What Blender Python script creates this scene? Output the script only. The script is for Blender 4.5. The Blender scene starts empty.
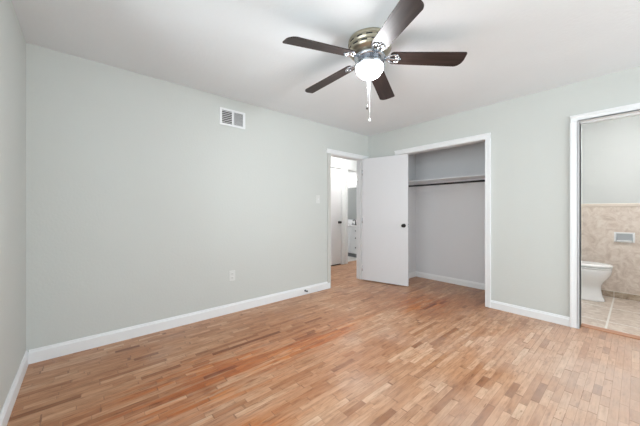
import bpy, bmesh, math, random
from mathutils import Vector, Matrix
random.seed(7)
S = bpy.context.scene
C = S.collection
PI = math.pi

# ------------------------------------------------------------------ camera, world, lights, exposure
cam_data = bpy.data.cameras.new('camera')
cam = bpy.data.objects.new('camera', cam_data)
C.objects.link(cam)
cam.location = (3.03, 0.33, 1.167)
cam.rotation_euler = (PI/2, 0, math.radians(49.2))
cam_data.sensor_width = 36
cam_data.lens = 274/640*36
cam_data.shift_y = -2.5/640
cam_data.clip_start = 0.02
S.camera = cam

S.view_settings.view_transform = 'Standard'
S.view_settings.look = 'None'
S.view_settings.gamma = 1
S.view_settings.use_curve_mapping = False
S.view_settings.exposure = 0.90

world = bpy.data.worlds.new('world')
S.world = world
world.use_nodes = True
bg = world.node_tree.nodes['Background']
bg.inputs['Color'].default_value = (0.85, 0.93, 1.0, 1)
bg.inputs['Strength'].default_value = 1.2

GLOBE_E = 56.0
WIN_RIGHT_W = 52.0
WIN_FRONT_W = 22.0
ADDED_BACK_W = 135.0
HALL_E = 42.0
VANITY_E = 17.0
BATH_E = 48.0

def area_light(name, loc, rot, sx, sy, power, color=(1, 1, 1)):
    l = bpy.data.lights.new(name, 'AREA')
    l.shape = 'RECTANGLE'; l.size = sx; l.size_y = sy
    l.energy = power; l.color = color
    o = bpy.data.objects.new(name, l); C.objects.link(o)
    o.location = loc; o.rotation_euler = rot
    return o
# daylight arriving at the two windows of the room (right wall and front wall)
area_light('daylight_right_window', (5.95, 2.4, 1.45), (0, PI/2+0.28, 0), 1.2, 2.7, WIN_RIGHT_W, (0.88, 0.97, 1.0))
area_light('daylight_front_window', (1.70, -0.42, 1.40), (PI/2+0.55, 0, 0), 1.5, 1.2, WIN_FRONT_W, (0.88, 0.97, 1.0))

area_light('added_back_fill_light', (4.95, 4.56, 1.42), (-PI/2-0.35, 0, 0), 0.95, 1.2, ADDED_BACK_W, (0.88, 0.97, 1.0))  # added fill from the back wall, evens out the light on the left

# ------------------------------------------------------------------ materials
def srgb(r, g, b):
    def c(v):
        v /= 255
        return v/12.92 if v <= 0.04045 else ((v+0.055)/1.055)**2.4
    return (c(r), c(g), c(b), 1)

def new_mat(name):
    m = bpy.data.materials.new(name); m.use_nodes = True
    nt = m.node_tree
    return m, nt, nt.nodes['Principled BSDF']

def N(nt, t, **kw):
    n = nt.nodes.new(t)
    for k, v in kw.items(): setattr(n, k, v)
    return n

def plain(name, col, rough=0.5, metal=0.0, bump=0.0, bscale=200, var=0.02, emit=None, spec=0.5):
    """procedural paint-like material with slight tonal noise and bump"""
    m, nt, b = new_mat(name)
    b.inputs['Roughness'].default_value = rough
    b.inputs['Metallic'].default_value = metal
    b.inputs['Specular IOR Level'].default_value = spec
    tc = N(nt, 'ShaderNodeTexCoord')
    no = N(nt, 'ShaderNodeTexNoise'); no.inputs['Scale'].default_value = 3.0; no.inputs['Detail'].default_value = 3
    nt.links.new(tc.outputs['Object'], no.inputs['Vector'])
    mx = N(nt, 'ShaderNodeMix', data_type='RGBA')
    mx.inputs['A'].default_value = tuple(c*(1-var) for c in col[:3])+(1,)
    mx.inputs['B'].default_value = tuple(min(1, c*(1+var)) for c in col[:3])+(1,)
    nt.links.new(no.outputs['Fac'], mx.inputs['Factor'])
    nt.links.new(mx.outputs['Result'], b.inputs['Base Color'])
    if bump:
        n2 = N(nt, 'ShaderNodeTexNoise'); n2.inputs['Scale'].default_value = bscale; n2.inputs['Detail'].default_value = 2
        nt.links.new(tc.outputs['Object'], n2.inputs['Vector'])
        bp = N(nt, 'ShaderNodeBump'); bp.inputs['Strength'].default_value = bump; bp.inputs['Distance'].default_value = 0.004
        nt.links.new(n2.outputs['Fac'], bp.inputs['Height'])
        nt.links.new(bp.outputs['Normal'], b.inputs['Normal'])
    if emit:
        b.inputs['Emission Color'].default_value = emit[0]
        b.inputs['Emission Strength'].default_value = emit[1]
    return m

M = {}
M['wall'] = plain('wall_paint', srgb(205, 208, 205), 0.75, bump=0.25, bscale=55, var=0.012, spec=0.3)
M['closet'] = plain('closet_paint', srgb(230, 230, 232), 0.75, bump=0.2, bscale=55, var=0.012, spec=0.3)
M['ceil'] = plain('ceiling_paint', srgb(233, 238, 242), 0.9, bump=0.5, bscale=38, var=0.02, spec=0.2)
M['white'] = plain('white_trim_paint', srgb(235, 237, 239), 0.4, var=0.006)
M['whiter'] = plain('brighter_white_trim_paint', srgb(246, 247, 248), 0.4, var=0.006)  # brighter white for the closet baseboards, sets them off from the wall
M['door'] = plain('white_door_paint', srgb(222, 222, 225), 0.42, var=0.006)
M['casing_shade'] = plain('casing_shade_grey', srgb(200, 200, 196), 0.6, var=0.01)  # shade on the doorway side casing, put into its colour
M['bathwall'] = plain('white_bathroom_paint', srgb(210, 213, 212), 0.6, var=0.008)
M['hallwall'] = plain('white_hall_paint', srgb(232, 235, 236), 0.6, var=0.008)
M['black'] = plain('black_metal', srgb(22, 22, 24), 0.35, 0.3)
M['rod'] = plain('dark_rod_metal', srgb(48, 47, 48), 0.35, 0.6)
M['dark'] = plain('dark_opening', srgb(50, 50, 52), 0.9)
M['duct'] = plain('dark_duct', srgb(62, 62, 64), 0.9)
M['plate'] = plain('plastic_plate', srgb(219, 221, 219), 0.45)
M['nickel'] = plain('brushed_nickel', srgb(196, 200, 206), 0.25, 1.0)
M['chrome'] = plain('chrome', srgb(225, 227, 230), 0.12, 1.0)
M['bronze'] = plain('antique_pewter', srgb(176, 168, 150), 0.32, 0.85, var=0.15)
M['porcelain'] = plain('porcelain', srgb(252, 252, 253), 0.12, var=0.003)
M['stop'] = plain('grey_rubber', srgb(95, 95, 100), 0.6)
M['mirror'] = plain('mirror_glass', srgb(225, 226, 224), 0.03, 1.0, var=0.0)
M['knobwhite'] = plain('white_plastic', srgb(238, 238, 238), 0.4)
M['knobgrey'] = plain('dark_pull_metal', srgb(95, 92, 88), 0.35, 0.8)
M['satin'] = plain('satin_chrome', srgb(240, 240, 241), 0.3, 0.15)
M['globe'] = plain('lit_opal_glass', srgb(255, 252, 248), 0.3, emit=((0.96, 0.98, 1.0, 1), GLOBE_E))
M['added_hall_lamp'] = plain('added_hall_lamp_glass', srgb(255, 252, 248), 0.3, emit=((1.0, 0.97, 0.93, 1), HALL_E))
M['added_vanity_lamp'] = plain('added_vanity_lamp_glass', srgb(255, 252, 248), 0.3, emit=((1.0, 0.98, 0.96, 1), VANITY_E))
M['added_bath_lamp'] = plain('added_bath_lamp_glass', srgb(255, 252, 248), 0.3, emit=((1.0, 0.98, 0.96, 1), BATH_E))
M['bulb'] = plain('lit_bulb', srgb(255, 252, 248), 0.3, emit=((1.0, 0.97, 0.93, 1), 5.0))

def glass_mat():
    m = bpy.data.materials.new('window_glass'); m.use_nodes = True
    nt = m.node_tree; nt.nodes.clear()
    out = N(nt, 'ShaderNodeOutputMaterial'); mx = N(nt, 'ShaderNodeMixShader')
    fr = N(nt, 'ShaderNodeFresnel'); fr.inputs['IOR'].default_value = 1.45
    tr = N(nt, 'ShaderNodeBsdfTransparent'); gl = N(nt, 'ShaderNodeBsdfGlossy'); gl.inputs['Roughness'].default_value = 0.02
    nt.links.new(fr.outputs[0], mx.inputs[0]); nt.links.new(tr.outputs[0], mx.inputs[1]); nt.links.new(gl.outputs[0], mx.inputs[2])
    nt.links.new(mx.outputs[0], out.inputs['Surface'])
    return m
M['glass'] = glass_mat()

def math_n(nt, op, a, b=None, c=None):
    n = N(nt, 'ShaderNodeMath', operation=op)
    for i, v in enumerate((a, b, c)):
        if v is None: continue
        if isinstance(v, (int, float)): n.inputs[i].default_value = v
        else: nt.links.new(v, n.inputs[i])
    return n.outputs[0]

def ramp(nt, fac, stops, interp='LINEAR'):
    r = N(nt, 'ShaderNodeValToRGB'); r.color_ramp.interpolation = interp
    e = r.color_ramp.elements
    while len(e) > 1: e.remove(e[-1])
    e[0].position = stops[0][0]; e[0].color = stops[0][1]
    for p, c in stops[1:]:
        k = e.new(p); k.color = c
    nt.links.new(fac, r.inputs[0])
    return r.outputs[0]

def mixc(nt, fac, a, b, blend='MIX'):
    n = N(nt, 'ShaderNodeMix', data_type='RGBA', blend_type=blend)
    if isinstance(fac, (int, float)): n.inputs['Factor'].default_value = fac
    else: nt.links.new(fac, n.inputs['Factor'])
    for k, v in (('A', a), ('B', b)):
        if isinstance(v, tuple): n.inputs[k].default_value = v
        else: nt.links.new(v, n.inputs[k])
    return n.outputs['Result']

def floor_mat():
    m, nt, b = new_mat('oak_strip_floor')
    geo = N(nt, 'ShaderNodeNewGeometry')
    sep = N(nt, 'ShaderNodeSeparateXYZ'); nt.links.new(geo.outputs['Position'], sep.inputs[0])
    X, Y = sep.outputs[0], sep.outputs[1]
    W = 0.040
    xs = math_n(nt, 'DIVIDE', X, W)
    i = math_n(nt, 'FLOOR', xs); fx = math_n(nt, 'FRACT', xs)
    w1 = N(nt, 'ShaderNodeTexWhiteNoise', noise_dimensions='1D'); nt.links.new(i, w1.inputs['W'])
    r1 = w1.outputs['Value']
    w2 = N(nt, 'ShaderNodeTexWhiteNoise', noise_dimensions='1D'); nt.links.new(math_n(nt, 'ADD', i, 91.7), w2.inputs['W'])
    r2 = w2.outputs['Value']
    ln = math_n(nt, 'MULTIPLY_ADD', r2, 0.22, 0.17)
    ys0 = math_n(nt, 'ADD', math_n(nt, 'DIVIDE', Y, ln), math_n(nt, 'MULTIPLY', r1, 37.0))
    # uneven lengths: bend the running coordinate
    ys = math_n(nt, 'ADD', ys0, math_n(nt, 'MULTIPLY', math_n(nt, 'SINE', math_n(nt, 'MULTIPLY', ys0, 1.9)), 0.38))
    j = math_n(nt, 'FLOOR', ys); fy = math_n(nt, 'FRACT', ys)
    cv = N(nt, 'ShaderNodeCombineXYZ'); nt.links.new(i, cv.inputs[0]); nt.links.new(j, cv.inputs[1])
    wn = N(nt, 'ShaderNodeTexWhiteNoise', noise_dimensions='2D'); nt.links.new(cv.outputs[0], wn.inputs['Vector'])
    rnd = wn.outputs['Value']
    sc = N(nt, 'ShaderNodeSeparateColor'); nt.links.new(wn.outputs['Color'], sc.inputs[0])
    base = ramp(nt, rnd, [(0.0, srgb(140, 88, 52)), (0.035, srgb(165, 114, 76)), (0.12, srgb(182, 134, 98)), (0.5, srgb(194, 149, 115)),
                          (0.85, srgb(204, 163, 132)), (1.0, srgb(213, 179, 150))])
    # a faint red or yellow lean per board
    base = mixc(nt, math_n(nt, 'MULTIPLY', sc.outputs[1], 0.22), base, srgb(206, 150, 112))
    # grain
    cb = N(nt, 'ShaderNodeCombineXYZ')
    nt.links.new(math_n(nt, 'MULTIPLY', X, 95.0), cb.inputs[0])
    nt.links.new(math_n(nt, 'ADD', math_n(nt, 'MULTIPLY', Y, 5.0), math_n(nt, 'MULTIPLY', rnd, 60.0)), cb.inputs[1])
    gr = N(nt, 'ShaderNodeTexNoise'); gr.inputs['Scale'].default_value = 1.0; gr.inputs['Detail'].default_value = 4
    nt.links.new(cb.outputs[0], gr.inputs['Vector'])
    cb2 = N(nt, 'ShaderNodeCombineXYZ')
    nt.links.new(math_n(nt, 'MULTIPLY', X, 48.0), cb2.inputs[0])
    nt.links.new(math_n(nt, 'MULTIPLY', Y, 8.0), cb2.inputs[1])
    nt.links.new(math_n(nt, 'MULTIPLY', rnd, 25.0), cb2.inputs[2])
    g2 = N(nt, 'ShaderNodeTexNoise'); g2.inputs['Scale'].default_value = 1.0; g2.inputs['Detail'].default_value = 5; g2.inputs['Roughness'].default_value = 0.65
    nt.links.new(cb2.outputs[0], g2.inputs['Vector'])
    base = mixc(nt, 0.85, base, ramp(nt, g2.outputs['Fac'], [(0.30, (0.52, 0.40, 0.29, 1)), (0.42, (0.86, 0.80, 0.73, 1)), (0.53, (1.02, 1.02, 1.02, 1)), (0.70, (1.16, 1.20, 1.25, 1))]), 'MULTIPLY')
    grain = ramp(nt, gr.outputs['Fac'], [(0.25, (0.80, 0.76, 0.72, 1)), (0.5, (0.97, 0.96, 0.95, 1)), (0.8, (1.06, 1.06, 1.06, 1))])
    base = mixc(nt, 0.8, base, grain, 'MULTIPLY')
    # old finish left in the wood: brownish areas (back and left of the room), paler on the right
    def blob(cx, cy, rx, ry, rot=0.0):
        ca, sa = math.cos(rot), math.sin(rot)
        dx = math_n(nt, 'SUBTRACT', X, cx); dy = math_n(nt, 'SUBTRACT', Y, cy)
        u = math_n(nt, 'DIVIDE', math_n(nt, 'ADD', math_n(nt, 'MULTIPLY', dx, ca), math_n(nt, 'MULTIPLY', dy, sa)), rx)
        v = math_n(nt, 'DIVIDE', math_n(nt, 'SUBTRACT', math_n(nt, 'MULTIPLY', dy, ca), math_n(nt, 'MULTIPLY', dx, sa)), ry)
        q = math_n(nt, 'ADD', math_n(nt, 'MULTIPLY', u, u), math_n(nt, 'MULTIPLY', v, v))
        return math_n(nt, 'POWER', 2.718, math_n(nt, 'MULTIPLY', q, -1.0))
    def noise(sx, sy, off, detail=4):
        c = N(nt, 'ShaderNodeCombineXYZ')
        nt.links.new(math_n(nt, 'MULTIPLY', X, sx), c.inputs[0]); nt.links.new(math_n(nt, 'MULTIPLY', Y, sy), c.inputs[1])
        c.inputs[2].default_value = off
        n = N(nt, 'ShaderNodeTexNoise'); n.inputs['Scale'].default_value = 1; n.inputs['Detail'].default_value = detail
        nt.links.new(c.outputs[0], n.inputs['Vector'])
        return n.outputs['Fac']
    def clamp(v):
        n = N(nt, 'ShaderNodeClamp'); nt.links.new(v, n.inputs[0]); return n.outputs[0]
    bx = noise(2.2, 1.3, 3.1)
    jit = math_n(nt, 'MULTIPLY', math_n(nt, 'SUBTRACT', sc.outputs[2], 0.5), 0.5)
    brown = clamp(math_n(nt, 'ADD', math_n(nt, 'MULTIPLY_ADD', bx, 2.4, -1.15),
              math_n(nt, 'ADD', jit, math_n(nt, 'MULTIPLY', math_n(nt, 'MAXIMUM', blob(0.7, 1.6, 1.0, 1.7), blob(1.3, 4.1, 1.2, 0.95)), 0.75))))
    base = mixc(nt, math_n(nt, 'MULTIPLY', brown, 0.75), base, mixc(nt, 1.0, base, (0.74, 0.53, 0.36, 1), 'MULTIPLY'))
    pale = clamp(math_n(nt, 'ADD', math_n(nt, 'MULTIPLY_ADD', noise(1.8, 1.8, 8.0), 1.4, -0.75),
              math_n(nt, 'MAXIMUM', blob(3.3, 2.6, 0.85, 2.4), math_n(nt, 'MULTIPLY', blob(2.2, 1.2, 0.5, 1.0), 0.3))))
    base = mixc(nt, math_n(nt, 'MULTIPLY', pale, 0.7), base, srgb(201, 188, 178))
    orange = math_n(nt, 'MAXIMUM', math_n(nt, 'MAXIMUM', blob(1.15, 1.75, 0.13, 0.85, 0.05), blob(1.1, 1.0, 0.28, 0.55)),
                    math_n(nt, 'MAXIMUM', blob(1.25, 3.55, 0.3, 0.4), blob(1.75, 0.8, 0.18, 0.35)))
    on = noise(26.0, 2.2, 5.5)
    orange = clamp(math_n(nt, 'MULTIPLY', math_n(nt, 'MULTIPLY', orange, 1.3), math_n(nt, 'MULTIPLY_ADD', on, 6.0, -2.4)))
    base = mixc(nt, math_n(nt, 'MULTIPLY', orange, 0.8), base, mixc(nt, 1.0, base, srgb(250, 186, 84), 'MULTIPLY'))
    # small dark marks
    mk = ramp(nt, noise(40.0, 9.0, 1.0, 3), [(0.68, (0, 0, 0, 1)), (0.76, (1, 1, 1, 1))])
    base = mixc(nt, math_n(nt, 'MULTIPLY', mk, 0.6), base, srgb(112, 64, 34))
    # joints
    ex = math_n(nt, 'MINIMUM', fx, math_n(nt, 'SUBTRACT', 1.0, fx))
    ey = math_n(nt, 'MULTIPLY', math_n(nt, 'MINIMUM', fy, math_n(nt, 'SUBTRACT', 1.0, fy)), ln)
    gx = math_n(nt, 'LESS_THAN', ex, 0.022); gy = math_n(nt, 'LESS_THAN', ey, 0.0022)
    gap = math_n(nt, 'MAXIMUM', gx, gy)
    # here and there an open, dirt-filled joint
    wide = math_n(nt, 'MAXIMUM', math_n(nt, 'MULTIPLY', math_n(nt, 'LESS_THAN', ex, 0.06), math_n(nt, 'LESS_THAN', sc.outputs[1], 0.16)),
                  math_n(nt, 'MULTIPLY', math_n(nt, 'LESS_THAN', ey, 0.005), math_n(nt, 'LESS_THAN', sc.outputs[2], 0.3)))
    wide = math_n(nt, 'MULTIPLY', wide, math_n(nt, 'GREATER_THAN', noise(3.0, 7.0, 12.0, 2), 0.5))
    base = mixc(nt, math_n(nt, 'MULTIPLY', wide, 0.6), base, srgb(118, 70, 40))
    base = mixc(nt, math_n(nt, 'MULTIPLY', gap, 0.42), base, srgb(120, 82, 58))
    nt.links.new(base, b.inputs['Base Color'])
    rr = math_n(nt, 'MULTIPLY_ADD', rnd, 0.10, 0.28)
    nt.links.new(rr, b.inputs['Roughness'])
    b.inputs['Specular IOR Level'].default_value = 0.45
    bp = N(nt, 'ShaderNodeBump'); bp.inputs['Strength'].default_value = 0.25; bp.inputs['Distance'].default_value = 0.001
    nt.links.new(math_n(nt, 'SUBTRACT', math_n(nt, 'MULTIPLY', gr.outputs['Fac'], 0.5), gap), bp.inputs['Height'])
    nt.links.new(bp.outputs['Normal'], b.inputs['Normal'])
    return m
M['floor'] = floor_mat()

def tile_mat(name, tx, ty, ox, oy, axis, c0, c1, c2, grout, gw=0.004, rough=0.3):
    m, nt, b = new_mat(name)
    geo = N(nt, 'ShaderNodeNewGeometry')
    sep = N(nt, 'ShaderNodeSeparateXYZ'); nt.links.new(geo.outputs['Position'], sep.inputs[0])
    A = sep.outputs[0]; B = sep.outputs[1 if axis == 'xy' else 2]
    n1 = N(nt, 'ShaderNodeTexNoise'); n1.inputs['Scale'].default_value = 9.0; n1.inputs['Detail'].default_value = 8; n1.inputs['Roughness'].default_value = 0.65
    n1.inputs['Distortion'].default_value = 1.6
    nt.links.new(geo.outputs['Position'], n1.inputs['Vector'])
    col = ramp(nt, n1.outputs['Fac'], [(0.3, c0), (0.5, c1), (0.66, c2)])
    n2 = N(nt, 'ShaderNodeTexNoise'); n2.inputs['Scale'].default_value = 38; n2.inputs['Detail'].default_value = 4
    nt.links.new(geo.outputs['Position'], n2.inputs['Vector'])
    col = mixc(nt, 0.5, col, ramp(nt, n2.outputs['Fac'], [(0.35, (0.90, 0.885, 0.87, 1)), (0.55, (1, 1, 1, 1))]), 'MULTIPLY')
    fa = math_n(nt, 'FRACT', math_n(nt, 'DIVIDE', math_n(nt, 'SUBTRACT', A, ox), tx))
    fb = math_n(nt, 'FRACT', math_n(nt, 'DIVIDE', math_n(nt, 'SUBTRACT', B, oy), ty))
    ea = math_n(nt, 'MULTIPLY', math_n(nt, 'MINIMUM', fa, math_n(nt, 'SUBTRACT', 1.0, fa)), tx)
    eb = math_n(nt, 'MULTIPLY', math_n(nt, 'MINIMUM', fb, math_n(nt, 'SUBTRACT', 1.0, fb)), ty)
    g = math_n(nt, 'LESS_THAN', math_n(nt, 'MINIMUM', ea, eb), gw)
    col = mixc(nt, g, col, grout)
    nt.links.new(col, b.inputs['Base Color'])
    b.inputs['Roughness'].default_value = rough
    return m
M['walltile'] = tile_mat('beige_marble_wall_tile', 1.1, 1.6, 2.0, -0.3, 'xz', srgb(200, 182, 168), srgb(224, 210, 198), srgb(236, 225, 215), srgb(190, 176, 164), 0.0015)
M['basetile'] = tile_mat('tan_base_tile', 0.6, 2.0, 2.225, -0.3, 'xz', srgb(150, 132, 112), srgb(184, 166, 146), srgb(200, 184, 166), srgb(226, 218, 208), 0.003)
M['floortile'] = tile_mat('beige_floor_tile', 0.6, 0.6, 2.226, 5.684-1.8, 'xy', srgb(186, 166, 150), srgb(214, 198, 184), srgb(230, 218, 206), srgb(240, 236, 230), 0.008, 0.35)
M['whitetile'] = tile_mat('white_floor_tile', 0.3, 0.3, 0, 0, 'xy', srgb(226, 224, 220), srgb(236, 234, 231), srgb(242, 241, 239), srgb(200, 198, 194), 0.003)

def wood_mat(name, c0, c1, rough, sx=3, sy=40, spec=0.5):
    m, nt, b = new_mat(name)
    tc = N(nt, 'ShaderNodeTexCoord'); mp = N(nt, 'ShaderNodeMapping')
    mp.inputs['Scale'].default_value = (sx, sy, sy)
    nt.links.new(tc.outputs['Object'], mp.inputs[0])
    n = N(nt, 'ShaderNodeTexNoise'); n.inputs['Scale'].default_value = 1; n.inputs['Detail'].default_value = 5
    nt.links.new(mp.outputs[0], n.inputs['Vector'])
    nt.links.new(ramp(nt, n.outputs['Fac'], [(0.3, c0), (0.7, c1)]), b.inputs['Base Color'])
    b.inputs['Roughness'].default_value = rough
    b.inputs['Specular IOR Level'].default_value = spec
    return m
M['blade'] = wood_mat('walnut_fan_blade', srgb(38, 29, 27), srgb(60, 47, 44), 0.45, 4, 60, 0.35)
M['threshold'] = wood_mat('pinkish_wood_threshold', srgb(176, 122, 92), srgb(206, 156, 126), 0.4)

# ------------------------------------------------------------------ mesh helpers
def add_box(bm, x0, x1, y0, y1, z0, z1, mi=0):
    v = [bm.verts.new((x, y, z)) for x in (x0, x1) for y in (y0, y1) for z in (z0, z1)]
    for q in ((0, 1, 3, 2), (4, 6, 7, 5), (0, 4, 5, 1), (2, 3, 7, 6), (0, 2, 6, 4), (1, 5, 7, 3)):
        f = bm.faces.new([v[k] for k in q]); f.material_index = mi
    return v

def add_lathe(bm, prof, seg=32, mi=0, axis='z', center=(0, 0, 0), smooth=True):
    rings = []
    for r, z in prof:
        ring = []
        for k in range(seg):
            a = 2*PI*k/seg
            p = (r*math.cos(a), r*math.sin(a), z)
            if axis == 'x': p = (p[2], p[0], p[1])
            if axis == 'y': p = (p[1], p[2], p[0])
            ring.append(bm.verts.new((p[0]+center[0], p[1]+center[1], p[2]+center[2])))
        rings.append(ring)
    for a, b in zip(rings, rings[1:]):
        for k in range(seg):
            f = bm.faces.new((a[k], a[(k+1) % seg], b[(k+1) % seg], b[k])); f.material_index = mi; f.smooth = smooth
    for ring in (rings[0], rings[-1]):
        f = bm.faces.new(ring); f.material_index = mi
    return rings

def add_loft(bm, rings, closed=True, mi=0, smooth=True):
    vr = [[bm.verts.new(p) for p in r] for r in rings]
    n = len(vr[0])
    for a, b in zip(vr, vr[1:]):
        for k in range(n if closed else n-1):
            f = bm.faces.new((a[k], a[(k+1) % n], b[(k+1) % n], b[k])); f.material_index = mi; f.smooth = smooth
    if closed:
        bm.faces.new(vr[0]); bm.faces.new(vr[-1])
    return vr

def add_tube(bm, pts, r, seg=8, mi=0):
    rings = []
    for k, p in enumerate(pts):
        p = Vector(p)
        d = (Vector(pts[min(k+1, len(pts)-1)]) - Vector(pts[max(k-1, 0)])).normalized()
        up = Vector((0, 0, 1)) if abs(d.z) < 0.9 else Vector((1, 0, 0))
        u = d.cross(up).normalized(); v = d.cross(u)
        rings.append([tuple(p + u*math.cos(2*PI*q/seg)*r + v*math.sin(2*PI*q/seg)*r) for q in range(seg)])
    add_loft(bm, rings, mi=mi)

def obj(name, bm, mats, parent=None, bevel=0.0, segs=2, kind=None):
    bmesh.ops.recalc_face_normals(bm, faces=bm.faces)
    me = bpy.data.meshes.new(name); bm.to_mesh(me); bm.free()
    if not isinstance(mats, (list, tuple)): mats = [mats]
    for mt in mats: me.materials.append(M[mt] if isinstance(mt, str) else mt)
    o = bpy.data.objects.new(name, me); C.objects.link(o)
    if parent: o.parent = parent
    if bevel:
        md = o.modifiers.new('bevel', 'BEVEL'); md.width = bevel; md.segments = segs; md.limit_method = 'ANGLE'; md.angle_limit = math.radians(40)
    if kind: o['kind'] = kind
    return o

def struct(name, boxes, mat, parent=None, bevel=0.0):
    bm = bmesh.new()
    for b in boxes: add_box(bm, *b)
    return obj(name, bm, mat, parent, bevel, kind=None if parent else 'structure')

def thing(name, label, cat, loc=(0, 0, 0), rotz=0, group=None):
    o = bpy.data.objects.new(name, None); C.objects.link(o)
    o.location = loc; o.rotation_euler = (0, 0, rotz); o['label'] = label; o['category'] = cat
    if group: o['group'] = group
    return o

def tag(o, label, cat, group=None):
    o['label'] = label; o['category'] = cat
    if group: o['group'] = group
    return o

# ------------------------------------------------------------------ structure
H = 2.44; L = 4.04; XR = 5.60; T = 0.12
BX = 5.72          # tiled wall of the bathroom
HX = -1.15         # far side of the hall
CL, CR, CZ = 0.47, 1.815, 2.036        # closet opening
BL, BR, BZ = 2.655, 3.43, 2.045        # bathroom opening
DL, DR, DZ = 3.15, 3.905, 2.032         # hall doorway in left wall

struct('floor', [(HX-T, XR+T, -T, L+0.10, -0.08, 0), (HX-T, 2.0, L+0.10, 5.75, -0.08, 0)], 'floor')
struct('floor_bathroom', [(2.0, 4.3, L+0.10, BX+T, -0.08, 0.004)], 'floortile')
struct('floor_second_bathroom', [(-3.4, HX-T, 3.6, 6.1, -0.08, 0.004)], 'whitetile')
struct('ceiling', [(-3.4, 4.3, -T, 6.1, H, H+0.1)], 'ceil')

WZ0, WZ1 = 0.88, 2.12
BW0, BW1 = 4.45, 5.45  # opening for the added back-wall window
# left wall with doorway
struct('wall_left', [(-T, 0, -T, DL, 0, H), (-T, 0, DR, 5.6, 0, H), (-T, 0, DL, DR, DZ, H)], 'wall')
# back wall with closet and bathroom openings
struct('wall_back', [(0, CL, L, L+T, 0, H), (CL, CR, L, L+T, CZ, H), (CR, BL, L, L+T, 0, H), (BL, BR, L, L+T, BZ, H), (BR, BW0, L, L+T, 0, H), (BW1, XR+T, L, L+T, 0, H), (BW0, BW1, L, L+T, 0, WZ0), (BW0, BW1, L, L+T, WZ1, H)], 'wall')
# front wall with window, right wall with window
WX0, WX1 = 0.95, 2.45
struct('wall_front', [(0, WX0, -T, 0, 0, H), (WX1, XR+T, -T, 0, 0, H), (WX0, WX1, -T, 0, 0, WZ0), (WX0, WX1, -T, 0, WZ1, H)], 'wall')
WY0, WY1 = 1.1, 3.7
struct('wall_right', [(XR, XR+T, 0, WY0, 0, H), (XR, XR+T, WY1, L, 0, H), (XR, XR+T, WY0, WY1, 0, WZ0), (XR, XR+T, WY0, WY1, WZ1, H)], 'wall')
# closet
CB = 4.80; CX0, CX1 = 0.455, 1.98
struct('wall_closet_left', [(CX0-0.1, CX0, L+T, CB, 0, H)], 'closet')
struct('wall_closet_right', [(CX1, CX1+0.06, L+T, CB, 0, H)], 'closet')
struct('wall_closet_back', [(CX0-0.1, CX1+0.06, CB, CB+0.1, 0, H)], 'closet')
# bathroom
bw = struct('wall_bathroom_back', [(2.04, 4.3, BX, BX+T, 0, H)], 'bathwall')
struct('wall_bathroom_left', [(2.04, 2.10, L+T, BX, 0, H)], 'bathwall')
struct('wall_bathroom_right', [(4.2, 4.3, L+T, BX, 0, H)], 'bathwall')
# hall and second bathroom
struct('wall_hall_far', [(HX-T, HX, 1.6, 3.79, 0, H), (HX-T, HX, 4.555, 4.74, 0, H), (HX-T, HX, 5.5, 6.1, 0, H),
                         (HX-T, HX, 3.79, 4.555, 2.07, H), (HX-T, HX, 4.74, 5.5, 2.07, H)], 'hallwall')
struct('wall_hall_end', [(HX, 0, 5.6, 5.7, 0, H)], 'hallwall')
struct('wall_hall_start', [(HX-T, -T, 1.5, 1.6, 0, H)], 'hallwall')
struct('wall_second_bathroom_back', [(-3.4, HX-T, 5.92, 6.02, 0, H)], 'hallwall')
struct('wall_second_bathroom_left', [(-3.4, -3.3, 3.6, 5.92, 0, H)], 'hallwall')
struct('wall_second_bathroom_front', [(-3.3, HX-T, 3.6, 3.7, 0, H)], 'hallwall')

# baseboards: profile with a small eased cap
def baseboard(name, a, b, n, h=0.10, mat='white'):
    """a, b ends on the wall face, n = direction into the room"""
    bm = bmesh.new()
    a = Vector((a[0], a[1], 0)); b = Vector((b[0], b[1], 0)); n = Vector((n[0], n[1], 0))
    prof = [(0, 0), (0.015, 0), (0.015, h-0.022), (0.010, h-0.014), (0.008, h-0.003), (0.004, h), (0, h)]
    add_loft(bm, [[tuple(e + n*d + Vector((0, 0, z))) for d, z in prof] for e in (a, b)], smooth=False)
    return obj(name, bm, mat, kind='structure')
baseboard('baseboard_left', (0, 0.015), (0, 3.135), (1, 0), 0.105)
baseboard('baseboard_front', (0, 0), (XR, 0), (0, 1), 0.105)
baseboard('baseboard_back', (1.880, L), (2.588, L), (0, -1), 0.092)
baseboard('baseboard_back_right', (3.498, L), (XR, L), (0, -1), 0.092)
baseboard('baseboard_right', (XR, 0.015), (XR, L-0.015), (-1, 0), 0.105)
baseboard('baseboard_closet_back', (CX0, CB), (CX1, CB), (0, -1), 0.09, 'whiter')
baseboard('baseboard_closet_left', (CX0, L+T), (CX0, CB-0.015), (1, 0), 0.09, 'whiter')
baseboard('baseboard_closet_right', (CX1, L+T), (CX1, CB-0.015), (-1, 0), 0.09, 'whiter')
baseboard('baseboard_hall_end', (HX, 5.6), (-T, 5.6), (0, -1), 0.09)

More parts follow.
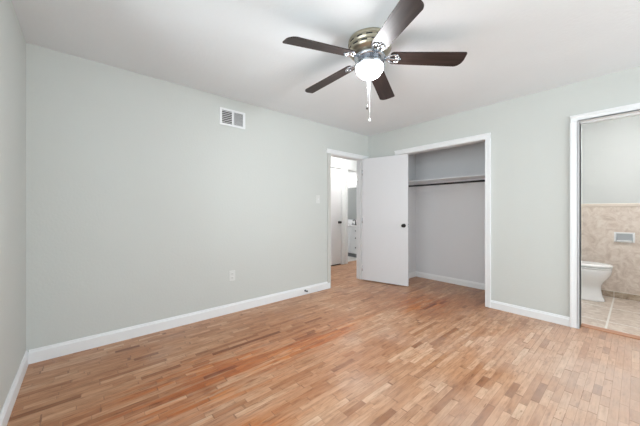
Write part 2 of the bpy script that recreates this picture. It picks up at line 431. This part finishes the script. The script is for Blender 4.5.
# casings (back wall): flat board with a raised outer band
def casing_back(name, x0, x1, zt, w=0.07, left=True, right=True, x_header=None):
    bm = bmesh.new()
    y1, y0 = L, L-0.016
    hx0 = (x0-w) if x_header is None else x_header
    def side(xa, xb, outer):
        add_box(bm, xa, xb, y0, y1, 0, zt)
        if outer < 0: add_box(bm, xa-0.004, xa+0.016, y0-0.007, y1, 0, zt)
        else: add_box(bm, xb-0.016, xb+0.004, y0-0.007, y1, 0, zt)
    if left: side(x0-w, x0-0.004, -1)
    if right: side(x1+0.004, x1+w, 1)
    add_box(bm, hx0, x1+w, y0, y1, zt+0.0, zt+w)
    add_box(bm, hx0-0.004, x1+w+0.004, y0-0.007, y1, zt+w-0.016, zt+w+0.004)
    return obj(name, bm, 'white', bevel=0.002, kind='structure')
casing_back('trim_1', CL, CR, CZ, 0.061, left=False, x_header=0.545)
casing_back('trim_2', BL, BR, BZ, 0.063)
# jamb linings
struct('trim_3', [(CR-0.0, CR+0.002, L-0.002, L+T+0.002, 0, CZ), (CL, CR, L-0.002, L+T+0.002, CZ-0.004, CZ)], 'white')
struct('trim_4', [(BL-0.012, BL, L-0.016, L+T+0.02, 0, BZ), (BR, BR+0.012, L-0.016, L+T+0.02, 0, BZ), (BL-0.012, BR+0.012, L-0.016, L+T+0.02, BZ-0.001, BZ+0.012),
                  (BL, BR, L+0.05, L+0.075, BZ-0.012, BZ)], 'white')
# hall doorway casing on the left wall
struct('trim_5', [(0, 0.020, 3.065, L-0.03, DZ-0.005, DZ+0.050), (0, 0.030, 3.060, L-0.025, DZ+0.038, DZ+0.056)], 'white', bevel=0.002)
struct('trim_6', [(0, 0.014, 3.088, 3.150, 0, DZ-0.005)], 'casing_shade', bevel=0.003)
struct('trim_7', [(0, 0.016, 3.912, 3.98, 0, DZ-0.005)], 'white', bevel=0.003)
struct('trim_8', [(-T-0.012, 0, DR-0.014, DR, 0, DZ), (-T-0.012, 0, DL, DL+0.012, 0, DZ), (-T-0.012, 0, DL, DR, DZ-0.012, DZ), (-0.055, -0.035, DR-0.026, DR-0.014, 0, DZ-0.012)], 'white')
# hall casings
struct('trim_9', [(HX, HX+0.016, 4.56, 4.63, 0, 2.075), (HX, HX+0.016, 4.668, 4.735, 0, 2.075), (HX, HX+0.016, 3.70, 5.57, 2.075, 2.15),
                  (HX, HX+0.016, 3.715, 3.785, 0, 2.075), (HX, HX+0.016, 5.505, 5.57, 0, 2.075)], 'white', bevel=0.003)
struct('trim_10', [(HX-T-0.01, HX, 4.74, 4.752, 0, 2.07), (HX-T-0.01, HX, 5.488, 5.5, 0, 2.07), (HX-T-0.01, HX, 4.74, 5.5, 2.058, 2.07)], 'white')

# bathroom wainscot
struct('trim_11', [(2.10, 4.2, BX-0.012, BX, 0.088, 1.215)], 'walltile')
struct('trim_12', [(2.10, 4.2, BX-0.020, BX, 1.215, 1.262)], plain('cream_cap_tile', srgb(226, 214, 202), 0.3, var=0.04), bevel=0.008)
struct('trim_13', [(2.10, 4.2, BX-0.018, BX, 0.004, 0.082)], 'basetile', bevel=0.003)
struct('trim_14', [(2.10, 4.2, BX-0.016, BX, 0.082, 0.088)], plain('pale_grout', srgb(230, 224, 214), 0.7))
# wooden threshold
bm = bmesh.new(); add_box(bm, BL, BR, L+0.075, L+0.165, 0.0, 0.012)
obj('trim_15', bm, 'threshold', bevel=0.005, kind='structure')

# windows (behind / right of the camera)
def window(name, x0, x1, z0, z1, axis, w0, w1):
    bm = bmesh.new()
    def bx(a0, a1, b0, b1, zz0, zz1):
        if axis == 'y': add_box(bm, a0, a1, b0, b1, zz0, zz1)
        else: add_box(bm, b0, b1, a0, a1, zz0, zz1)
    f = 0.045
    ya, yb = w0, w1
    bx(x0, x1, ya, yb, z0, z0+f); bx(x0, x1, ya, yb, z1-f, z1)
    bx(x0, x0+f, ya, yb, z0+f, z1-f); bx(x1-f, x1, ya, yb, z0+f, z1-f)
    zm = (z0+z1)/2
    bx(x0+f, x1-f, ya, yb, zm-0.02, zm+0.02)
    fr = obj(name, bm, 'white', kind='structure')
    bm = bmesh.new(); ym = (ya+yb)/2
    bx(x0+f, x1-f, ym-0.003, ym+0.003, z0+f, zm-0.02); bx(x0+f, x1-f, ym-0.003, ym+0.003, zm+0.02, z1-f)
    obj('window_pane', bm, 'glass', fr)
    return fr
window('window_1', WY0, WY1, WZ0, WZ1, 'x', XR+0.05, XR+0.10)
window('added_window_3', BW0, BW1, WZ0, WZ1, 'y', L+0.05, L+0.10)  # added, unseen window that goes with the back fill light
window('window_2', WX0, WX1, WZ0, WZ1, 'y', -0.10, -0.05)

# ------------------------------------------------------------------ door_1: open slab door
def knob_set(parent, x, z, th, neck=0.028):
    """round black knob with rosette on both faces of a slab lying in x, thickness y 0..th"""
    for s in (-1, 1):
        bm = bmesh.new()
        y = 0 if s < 0 else th
        add_lathe(bm, [(0.030, 0), (0.030, s*0.006), (0.012, s*0.009), (0.011, s*neck), (0.020, s*(neck+0.006)), (0.027, s*(neck+0.016)),
                       (0.026, s*(neck+0.026)), (0.018, s*(neck+0.034)), (0.002, s*(neck+0.037))], 20, axis='y', center=(x, y, z))
        o = obj('door_knob', bm, 'black', parent)
ang = math.atan(0.277)
d1 = bpy.data.objects.new('door_1', None); C.objects.link(d1)
d1.location = (0.022, 3.865, 0); d1.rotation_euler = (0, 0, ang); d1['kind'] = 'structure'
DW = 0.755
bm = bmesh.new(); add_box(bm, 0, DW, 0, 0.035, 0.012, 2.029)
obj('door_slab', bm, 'door', d1, bevel=0.0015)
knob_set(d1, DW-0.062, 0.935, 0.035)
bm = bmesh.new(); add_box(bm, DW-0.0005, DW+0.0015, 0.006, 0.029, 0.905, 0.965)
lp = obj('latch_plate', bm, 'nickel', d1)
bm = bmesh.new()
for zz in (0.914, 0.950): add_box(bm, DW+0.0012, DW+0.004, 0.010, 0.026, zz, zz+0.008)
obj('latch_screw', bm, 'black', lp)
for zz in (0.2, 1.0, 1.8):
    bm = bmesh.new(); add_lathe(bm, [(0.006, zz-0.045), (0.006, zz+0.045)], 10, center=(-0.004, 0.004, 0))
    obj('hinge', bm, 'nickel', d1)

# door_2: closed slab door across the hall
d2 = bpy.data.objects.new('door_2', None); C.objects.link(d2)
d2.location = (HX-0.045, 3.795, 0); d2.rotation_euler = (0, 0, PI/2); d2['kind'] = 'structure'
bm = bmesh.new(); add_box(bm, 0, 0.755, -0.035, 0.0, 0.022, 2.065)
obj('door_slab', bm, 'door', d2, bevel=0.0015)
bm = bmesh.new()
add_lathe(bm, [(0.030, -0.035), (0.030, -0.042), (0.012, -0.046), (0.011, -0.066), (0.022, -0.072), (0.028, -0.084), (0.024, -0.098), (0.002, -0.102)], 18, axis='y', center=(0.690, 0, 0.915))
obj('door_knob', bm, 'black', d2)
bm = bmesh.new(); add_box(bm, 0, 0.755, -0.03, 0.03, 0.0005, 0.010)
obj('door_gap_shade', bm, 'dark', d2)  # dark strip put in for the shade of the gap under the door

# ------------------------------------------------------------------ closet shelf and rod
t = thing('closet_shelf', 'white closet shelf with support cleat running across the closet above the dark rod', 'shelf', (CX0, CB, 1.645))
bm = bmesh.new(); add_box(bm, 0.001, CX1-CX0-0.001, -0.36, -0.001, 0.0, 0.019)
obj('shelf_board', bm, 'white', t, bevel=0.002)
bm = bmesh.new(); add_box(bm, 0.001, CX1-CX0-0.001, -0.019, -0.001, -0.145, -0.001)
obj('cleat', bm, 'closet', t, bevel=0.002)
for xx in (0.001, CX1-CX0-0.020):
    bm = bmesh.new(); add_box(bm, xx, xx+0.019, -0.50, -0.020, -0.145, -0.001)
    obj('cleat', bm, 'closet', t, bevel=0.002)
t = thing('closet_rod', 'dark metal clothes rod spanning the closet below the white shelf', 'clothes rod', ((CX0+CX1)/2, 4.35, 1.562))
hw = (CX1-CX0)/2-0.021
bm = bmesh.new(); add_lathe(bm, [(0.0135, -hw), (0.0135, hw)], 16, axis='x')
obj('rod', bm, 'rod', t)
for s in (-1, 1):
    bm = bmesh.new(); add_lathe(bm, [(0.028, s*(hw-0.0005)), (0.028, s*(hw-0.006)), (0.019, s*(hw-0.009)), (0.018, s*(hw-0.02))], 18, axis='x')
    obj('rod_socket', bm, 'white', t)

# ------------------------------------------------------------------ ceiling fan
FX, FY = 1.72, 1.95
fan = thing('ceiling_fan', 'five bladed ceiling fan with dark walnut blades and lit white dome on the ceiling', 'ceiling fan', (FX, FY, H))
bm = bmesh.new()
add_lathe(bm, [(0.140, -0.0005), (0.154, -0.004), (0.158, -0.014), (0.154, -0.022), (0.153, -0.028), (0.158, -0.032), (0.158, -0.054), (0.152, -0.058), (0.152, -0.064),
               (0.157, -0.068), (0.155, -0.088), (0.146, -0.100), (0.132, -0.110), (0.108, -0.116)], 56)
for k in range(14):
    for zc, off in ((-0.043, 0), (-0.078, 0.5)):
        a0 = 2*PI*(k+off)/14; da = 2*PI/14*0.30
        rr = 0.1585 if zc > -0.05 else 0.1568
        ring = [[(rr*math.cos(a0+u*da)*q, rr*math.sin(a0+u*da)*q, zc+w) for (w, q) in ((-0.0045, 0.96), (-0.0045, 1.006), (0.0045, 1.006), (0.0045, 0.96))] for u in (-1, -0.5, 0, 0.5, 1)]
        add_loft(bm, ring, mi=1, smooth=False)
obj('motor_housing', bm, ['bronze', 'dark'], fan)
bm = bmesh.new()
add_lathe(bm, [(0.098, -0.116), (0.110, -0.119), (0.114, -0.126), (0.114, -0.140), (0.106, -0.147), (0.092, -0.152), (0.080, -0.157), (0.074, -0.162)], 48)
obj('rotor_hub', bm, 'nickel', fan)
bm = bmesh.new()
add_lathe(bm, [(0.070, -0.162), (0.082, -0.164), (0.088, -0.172), (0.098, -0.178), (0.110, -0.182), (0.112, -0.192), (0.111, -0.204), (0.104, -0.206), (0.098, -0.203)], 48)
obj('light_fitter', bm, 'nickel', fan)
bm = bmesh.new()
prof = [(0.098, -0.194)]
for k in range(0, 13):
    a = PI/2*k/12
    prof.append((max(0.102*math.cos(a), 0.002), -0.200-0.088*math.sin(a)))
add_lathe(bm, prof, 32)
obj('light_globe', bm, 'globe', fan)
BANG = 0.730; PITCH = math.radians(12); DROOP = math.radians(5.2)
bl_me = None
for k in range(5):
    a = BANG + k*2*PI/5
    # local frame: x outward, y CCW side; droop lowers tip; CCW edge lower
    R = Matrix.Rotation(a, 4, 'Z') @ Matrix.Translation((0, 0, -0.130)) @ Matrix.Rotation(DROOP, 4, 'Y')
    # blade
    if bl_me is None:
        bm = bmesh.new()
        r0, r1 = 0.150, 0.670
        outline = []
        def wd(x):
            return 0.058 + 0.010*(x-r0)/(r1-r0)
        top = []
        for q in range(7):
            an = PI/2*q/6; top.append((r0+0.030*(1-math.sin(an)), (wd(r0+0.03)-0.026)+0.026*math.sin(an)) if False else (r0+0.03-0.03*math.cos(an), wd(r0)-0.026+0.026*math.sin(an)))
        top.append(((r0+r1)/2, wd((r0+r1)/2)))
        low = [(x, -y) for x, y in reversed(top)]
        for q in range(9):
            an = PI/2*q/8; top.append((r1-0.055+0.055*math.sin(an), wd(r1)-0.075+0.075*math.cos(an)))
        tip = []
        for q in range(5):
            an = PI/2*q/4; tip.append((r1-0.012+0.012*math.cos(an), -(wd(r1)-0.012+0.012*math.sin(an))))
        outline = top + tip + low
        add_loft(bm, [[(x, y, z) for x, y in outline] for z in (-0.0035, 0.0035)], smooth=False)
        proto = obj('blade', bm, 'blade', fan)
        bl_me = proto.data; o = proto
        # blade iron: arm from hub plus a shaped plate with cut-out scrolls under the blade root
        bm = bmesh.new()
        for s in (-1, 1):
            add_tube(bm, [(0.095, s*0.012, 0.0), (0.125, s*0.016, -0.007), (0.150, s*0.030, -0.007), (0.175, s*0.040, -0.006), (0.200, s*0.036, -0.006), (0.215, s*0.018, -0.006), (0.205, s*0.004, -0.006), (0.188, s*0.010, -0.006)], 0.0055, 8)
        add_tube(bm, [(0.09, 0, 0.0), (0.13, 0, -0.008), (0.17, 0, -0.007), (0.226, 0, -0.006)], 0.008, 8)
        add_box(bm, 0.088, 0.112, -0.022, 0.022, -0.006, 0.010)
        for px, py in ((0.19, 0.026), (0.19, -0.026), (0.222, 0)):
            add_lathe(bm, [(0.008, -0.0025), (0.008, -0.009), (0.004, -0.0115)], 12, center=(px, py, 0))
        iron = obj('blade_iron', bm, 'nickel', fan)
        ir_me = iron.data; i_o = iron
    else:
        o = proto.copy(); C.objects.link(o); o.parent = fan
        i_o = iron.copy(); C.objects.link(i_o); i_o.parent = fan
    Mx = R @ Matrix.Rotation(-PITCH, 4, 'X')
    o.matrix_local = Mx
    i_o.matrix_local = Mx
# pull chains
def chain(x, y, z0, z1, mat, kn):
    bm = bmesh.new()
    n = int((z0-z1)/0.008)
    add_tube(bm, [(x, y, z0-(z0-z1)*q/8) for q in range(9)], 0.0012, 6)
    c = obj('pull_chain', bm, mat, fan)
    bm = bmesh.new()
    if kn == 'white': add_lathe(bm, [(0.002, z1+0.012), (0.007, z1+0.006), (0.009, z1-0.002), (0.007, z1-0.010), (0.002, z1-0.013)], 16, center=(x, y, 0))
    else: add_lathe(bm, [(0.002, z1+0.018), (0.005, z1+0.012), (0.007, z1), (0.012, z1-0.014), (0.011, z1-0.017)], 16, center=(x, y, 0))
    obj('chain_pull', bm, 'knobwhite' if kn == 'white' else 'knobgrey', c)
rv = (0.653, 0.757); fv = (-0.757, 0.653)
chain(0.020*rv[0]+0.107*fv[0], 0.020*rv[1]+0.107*fv[1], -0.190, 1.878-H, 'knobwhite', 'white')
chain(0.004*rv[0]+0.107*fv[0], 0.004*rv[1]+0.107*fv[1], -0.190, 1.983-H, 'nickel', 'grey')

# ------------------------------------------------------------------ air vent on left wall
v = thing('air_vent', 'white metal air vent high on the left wall', 'air vent', (0, 1.6225, 2.220))
w, h = 0.1525, 0.096
bm = bmesh.new()
for (a, b, c, d) in ((-w, w, h-0.024, h), (-w, w, -h, -h+0.024), (-w, -w+0.028, -h+0.024, h-0.024), (w-0.028, w, -h+0.024, h-0.024), (-0.010, 0.012, -h+0.024, h-0.024)):
    add_box(bm, 0.0005, 0.010, a, b, c, d)
obj('vent_frame', bm, 'white', v, bevel=0.002)
bm = bmesh.new(); add_box(bm, 0.0003, 0.0015, -w+0.02, w-0.02, -h+0.02, h-0.02)
obj('duct_opening', bm, 'duct', v)
def slat(c, horiz):
    bm = bmesh.new()
    if horiz:
        pts = [(0.0018, c-0.0025), (0.0018, c-0.0005), (0.0095, c+0.0035), (0.0095, c+0.0015)]
        add_loft(bm, [[(x, yy, z) for x, z in pts] for yy in (-w+0.028, -0.010)], smooth=False)
    else:
        pts = [(0.0018, c+0.0045), (0.0018, c+0.002), (0.0095, c-0.0045), (0.0095, c-0.002)]
        add_loft(bm, [[(x, yy, z) for x, yy in pts] for z in (-h+0.024, h-0.024)], smooth=False)
    return obj('slat', bm, 'white', v)
for k in range(7): slat(-h+0.036+k*0.0203, True)
for k in range(11): slat(0.018+k*0.0105, False)

# ------------------------------------------------------------------ outlet, switch, door stop
t = thing('wall_outlet', 'small white duplex outlet low on the left wall above the baseboard', 'outlet', (0, 1.616, 0.421))
bm = bmesh.new(); add_box(bm, 0.0003, 0.006, -0.036, 0.036, -0.059, 0.059); obj('cover_plate', bm, 'plate', t, bevel=0.0025)
for s in (-1, 1):
    bm = bmesh.new(); add_box(bm, 0.0055, 0.0085, -0.016, 0.016, s*0.022-0.013, s*0.022+0.013); r = obj('receptacle', bm, 'plate', t, bevel=0.003)
    for yy in (-0.006, 0.006):
        bm = bmesh.new(); add_box(bm, 0.0083, 0.0089, yy-0.0014, yy+0.0014, s*0.022-0.004, s*0.022+0.006); obj('slot', bm, 'dark', r)
t = thing('light_switch', 'pale light switch plate on the left wall beside the hall doorway', 'light switch', (0, 2.905, 1.33))
bm = bmesh.new(); add_box(bm, 0.0003, 0.006, -0.036, 0.036, -0.059, 0.059); obj('cover_plate', bm, 'plate', t, bevel=0.0025)
bm = bmesh.new(); add_box(bm, 0.0055, 0.013, -0.005, 0.005, -0.010, 0.012); obj('toggle', bm, 'white', t, bevel=0.002)
t = thing('door_stop', 'small dark grey door stop on the left baseboard near the hall doorway', 'door stop', (0.0155, 2.66, 0.055))
bm = bmesh.new(); add_lathe(bm, [(0.014, 0), (0.014, 0.004), (0.006, 0.006), (0.006, 0.035)], 14, axis='x'); obj('stem', bm, 'stop', t)
bm = bmesh.new(); add_lathe(bm, [(0.006, 0.035), (0.013, 0.037), (0.013, 0.048), (0.009, 0.051)], 14, axis='x'); obj('rubber_tip', bm, 'stop', t)

# ------------------------------------------------------------------ toilet
TY = 5.375
to = thing('toilet', 'white porcelain toilet with closed lid beside the tiled bathroom wall', 'toilet', (2.10, TY, 0.004))
to.scale = (1.01, 1.0, 1.06)
def oval(xa, xb, ry, z, n=36, p=2.3, back=1.0):
    cx = (xa+xb)/2; rx = (xb-xa)/2; out = []
    for k in range(n):
        a = 2*PI*k/n; c, s = math.cos(a), math.sin(a)
        e = 2/p if c > 0 else 2/(p*1.3)
        out.append((cx+rx*math.copysign(abs(c)**e, c), ry*math.copysign(abs(s)**(2/p), s), z))
    return out
bm = bmesh.new()
add_loft(bm, [oval(0.16, 0.655, 0.118, 0.0), oval(0.16, 0.650, 0.116, 0.02), oval(0.17, 0.630, 0.106, 0.06), oval(0.18, 0.618, 0.100, 0.14), oval(0.18, 0.622, 0.106, 0.19),
              oval(0.17, 0.645, 0.130, 0.235), oval(0.15, 0.680, 0.156, 0.28), oval(0.13, 0.705, 0.174, 0.325), oval(0.12, 0.715, 0.180, 0.365), oval(0.12, 0.715, 0.180, 0.385), oval(0.13, 0.705, 0.172, 0.394)])
obj('bowl', bm, 'porcelain', to)
bm = bmesh.new()
add_loft(bm, [oval(0.215, 0.712, 0.176, 0.396), oval(0.21, 0.720, 0.182, 0.400), oval(0.21, 0.720, 0.182, 0.410), oval(0.215, 0.714, 0.178, 0.415)])
obj('seat', bm, 'porcelain', to)
bm = bmesh.new()
add_loft(bm, [oval(0.205, 0.716, 0.180, 0.420), oval(0.20, 0.724, 0.186, 0.424), oval(0.20, 0.724, 0.186, 0.434), oval(0.215, 0.705, 0.172, 0.444), oval(0.26, 0.64, 0.13, 0.447)])
obj('lid', bm, 'porcelain', to)
for s in (-1, 1):
    bm = bmesh.new(); add_lathe(bm, [(0.011, s*0.055), (0.013, s*0.06), (0.013, s*0.09), (0.011, s*0.095)], 12, axis='y', center=(0.205, 0, 0.412)); obj('lid_hinge', bm, 'porcelain', to)
bm = bmesh.new(); add_box(bm, 0.012, 0.195, -0.22, 0.22, 0.38, 0.72); obj('tank', bm, 'porcelain', to, bevel=0.025, segs=4)
bm = bmesh.new(); add_box(bm, 0.006, 0.205, -0.23, 0.23, 0.722, 0.755); obj('tank_lid', bm, 'porcelain', to, bevel=0.012, segs=3)
bm = bmesh.new(); add_lathe(bm, [(0.014, 0.196), (0.014, 0.206)], 14, axis='x', center=(0, -0.15, 0.66)); add_tube(bm, [(0.208, -0.15, 0.66), (0.212, -0.10, 0.655), (0.212, -0.075, 0.652)], 0.005, 8)
obj('flush_lever', bm, 'chrome', to)
for s in (-1, 1):
    bm = bmesh.new(); add_lathe(bm, [(0.014, 0.022), (0.013, 0.034), (0.006, 0.040)], 14, center=(0.40, s*0.112, 0)); obj('bolt_cap', bm, 'porcelain', to)

# ------------------------------------------------------------------ toilet paper holder
tp = thing('toilet_paper_holder', 'empty chrome recessed toilet paper holder on the beige tiled wall', 'toilet paper holder', (2.918, BX-0.0125, 0.815))
w, h = 0.092, 0.066
bm = bmesh.new()
outer = [(-w, -h), (w, -h), (w, h), (-w, h)]
fr = 0.020
for (a, b, c, d) in ((-w, w, h-fr, h), (-w, w, -h, -h+fr), (-w, -w+fr, -h+fr, h-fr), (w-fr, w, -h+fr, h-fr)):
    add_box(bm, a, b, -0.012, -0.0005, c, d)
obj('frame', bm, 'satin', tp, bevel=0.005, segs=3)
bm = bmesh.new(); add_box(bm, -w+fr, w-fr, -0.003, -0.0005, -h+fr, h-fr); obj('recess', bm, plain('satin_recess', srgb(178, 182, 186), 0.35, 0.6), tp)
for s in (-1, 1):
    bm = bmesh.new(); add_loft(bm, [[(s*(w-0.020)+dx, y, z) for y, z in ((-0.011, 0.0), (-0.011, -h+0.004), (-0.038, -h+0.006), (-0.044, -h+0.018), (-0.040, -h+0.030))] for dx in (-0.004, 0.004)], smooth=False)
    obj('roller_arm', bm, 'chrome', tp)
bm = bmesh.new(); add_lathe(bm, [(0.007, -w+0.022), (0.007, w-0.022)], 14, axis='x', center=(0, -0.034, -h+0.020)); obj('roller', bm, 'satin', tp)

# ------------------------------------------------------------------ vanity in second bathroom
va = thing('vanity_cabinet', 'white vanity cabinet with drawers and dark knobs seen through the hall doorway', 'vanity', (-1.80, 5.38, 0.004))
bm = bmesh.new(); add_box(bm, -0.52, 0.52, 0.0, 0.535, 0.10, 0.765); obj('body', bm, 'white', va)
bm = bmesh.new(); add_box(bm, -0.52, 0.52, 0.06, 0.535, 0.0, 0.10); obj('toe_kick', bm, plain('grey_toe_kick', srgb(150, 152, 154), 0.6), va)
bm = bmesh.new(); add_box(bm, -0.525, 0.525, -0.02, 0.535, 0.766, 0.796); add_box(bm, -0.525, 0.525, 0.515, 0.535, 0.796, 0.90); obj('countertop', bm, 'porcelain', va, bevel=0.004)
def knob(x, z, par):
    bm = bmesh.new(); add_lathe(bm, [(0.006, -0.018), (0.006, -0.030), (0.014, -0.036), (0.013, -0.044), (0.003, -0.047)], 12, axis='y', center=(x, 0, z)); obj('knob', bm, 'black', par)
for z0, z1 in ((0.585, 0.745), (0.405, 0.575), (0.115, 0.395)):
    bm = bmesh.new(); add_box(bm, 0.175, 0.51, -0.018, -0.0005, z0, z1); dr = obj('drawer', bm, 'white', va, bevel=0.003)
    knob(0.345, (z0+z1)/2, dr)
for x0, x1, kx in ((-0.51, -0.175, -0.21), (-0.165, 0.165, -0.13)):
    bm = bmesh.new(); add_box(bm, x0, x1, -0.018, -0.0005, 0.115, 0.745); dr = obj('cabinet_door', bm, 'white', va, bevel=0.003)
    knob(kx, 0.66, dr)
fa = thing('faucet', 'dark faucet on the white vanity counter seen through the hall doorway', 'faucet', (-1.70, 5.62, 0.801))
bm = bmesh.new(); add_lathe(bm, [(0.028, 0), (0.028, 0.006), (0.016, 0.012), (0.014, 0.08)], 16)
add_tube(bm, [(0, 0, 0.08), (0, -0.01, 0.11), (0, -0.05, 0.125), (0, -0.09, 0.115), (0, -0.10, 0.095)], 0.011, 10); obj('spout', bm, 'rod', fa)
for s in (-1, 1):
    bm = bmesh.new(); add_lathe(bm, [(0.022, 0), (0.018, 0.01), (0.010, 0.03), (0.014, 0.045), (0.004, 0.05)], 14, center=(s*0.09, 0, 0)); add_box(bm, min(s*0.09, s*0.14), max(s*0.09, s*0.14), -0.005, 0.005, 0.034, 0.043); obj('handle', bm, 'rod', fa)
mi = thing('vanity_mirror', 'frameless mirror above the vanity below the bulb bar', 'mirror', (-1.90, 5.915, 1.36))
bm = bmesh.new(); add_box(bm, -0.45, 0.55, -0.004, 0.0, -0.43, 0.42); obj('mirror_glass', bm, 'mirror', mi)
bm = bmesh.new(); add_box(bm, -0.45, 0.55, 0.0001, 0.004, -0.435, 0.425); obj('mirror_backing', bm, 'nickel', mi)
vl = thing('vanity_light', 'bright bulb bar light on the wall above the vanity mirror', 'light fixture', (-1.95, 5.918, 2.005))
bm = bmesh.new(); add_box(bm, -0.46, 0.46, -0.028, 0.0, -0.035, 0.035); obj('light_bar', bm, 'nickel', vl, bevel=0.004)
for k in range(6):
    x = -0.375+k*0.15
    bm = bmesh.new(); add_lathe(bm, [(0.024, -0.0285), (0.026, -0.034), (0.022, -0.045)], 14, axis='y', center=(x, 0, 0)); so = obj('bulb_socket', bm, 'nickel', vl)
    bm = bmesh.new(); add_lathe(bm, [(0.020, -0.044), (0.034, -0.058), (0.046, -0.075), (0.050, -0.092), (0.046, -0.110), (0.034, -0.126), (0.018, -0.136), (0.002, -0.140)], 16, axis='y', center=(x, 0, 0)); obj('bulb', bm, 'bulb', so)

# ------------------------------------------------------------------ added, unseen lamps to light hall and bathrooms
def added_lamp(loc, label, mat):
    t = thing('added_ceiling_light', label, 'added ceiling light', loc)
    bm = bmesh.new(); add_lathe(bm, [(0.15, -0.0005), (0.155, -0.01), (0.15, -0.02)], 32); obj('lamp_base', bm, 'nickel', t)
    bm = bmesh.new(); add_lathe(bm, [(0.14, -0.021), (0.135, -0.05), (0.11, -0.075), (0.06, -0.09), (0.004, -0.095)], 32); obj('lamp_shade', bm, mat, t)
added_lamp((-0.50, 4.2, H), 'added unseen ceiling light, brightens the hall outside the doorway', 'added_hall_lamp')
added_lamp((-2.2, 4.7, H), 'added unseen ceiling light, brightens the vanity bathroom', 'added_vanity_lamp')
added_lamp((3.1, 4.5, H), 'added unseen ceiling light, brightens the toilet bathroom', 'added_bath_lamp')
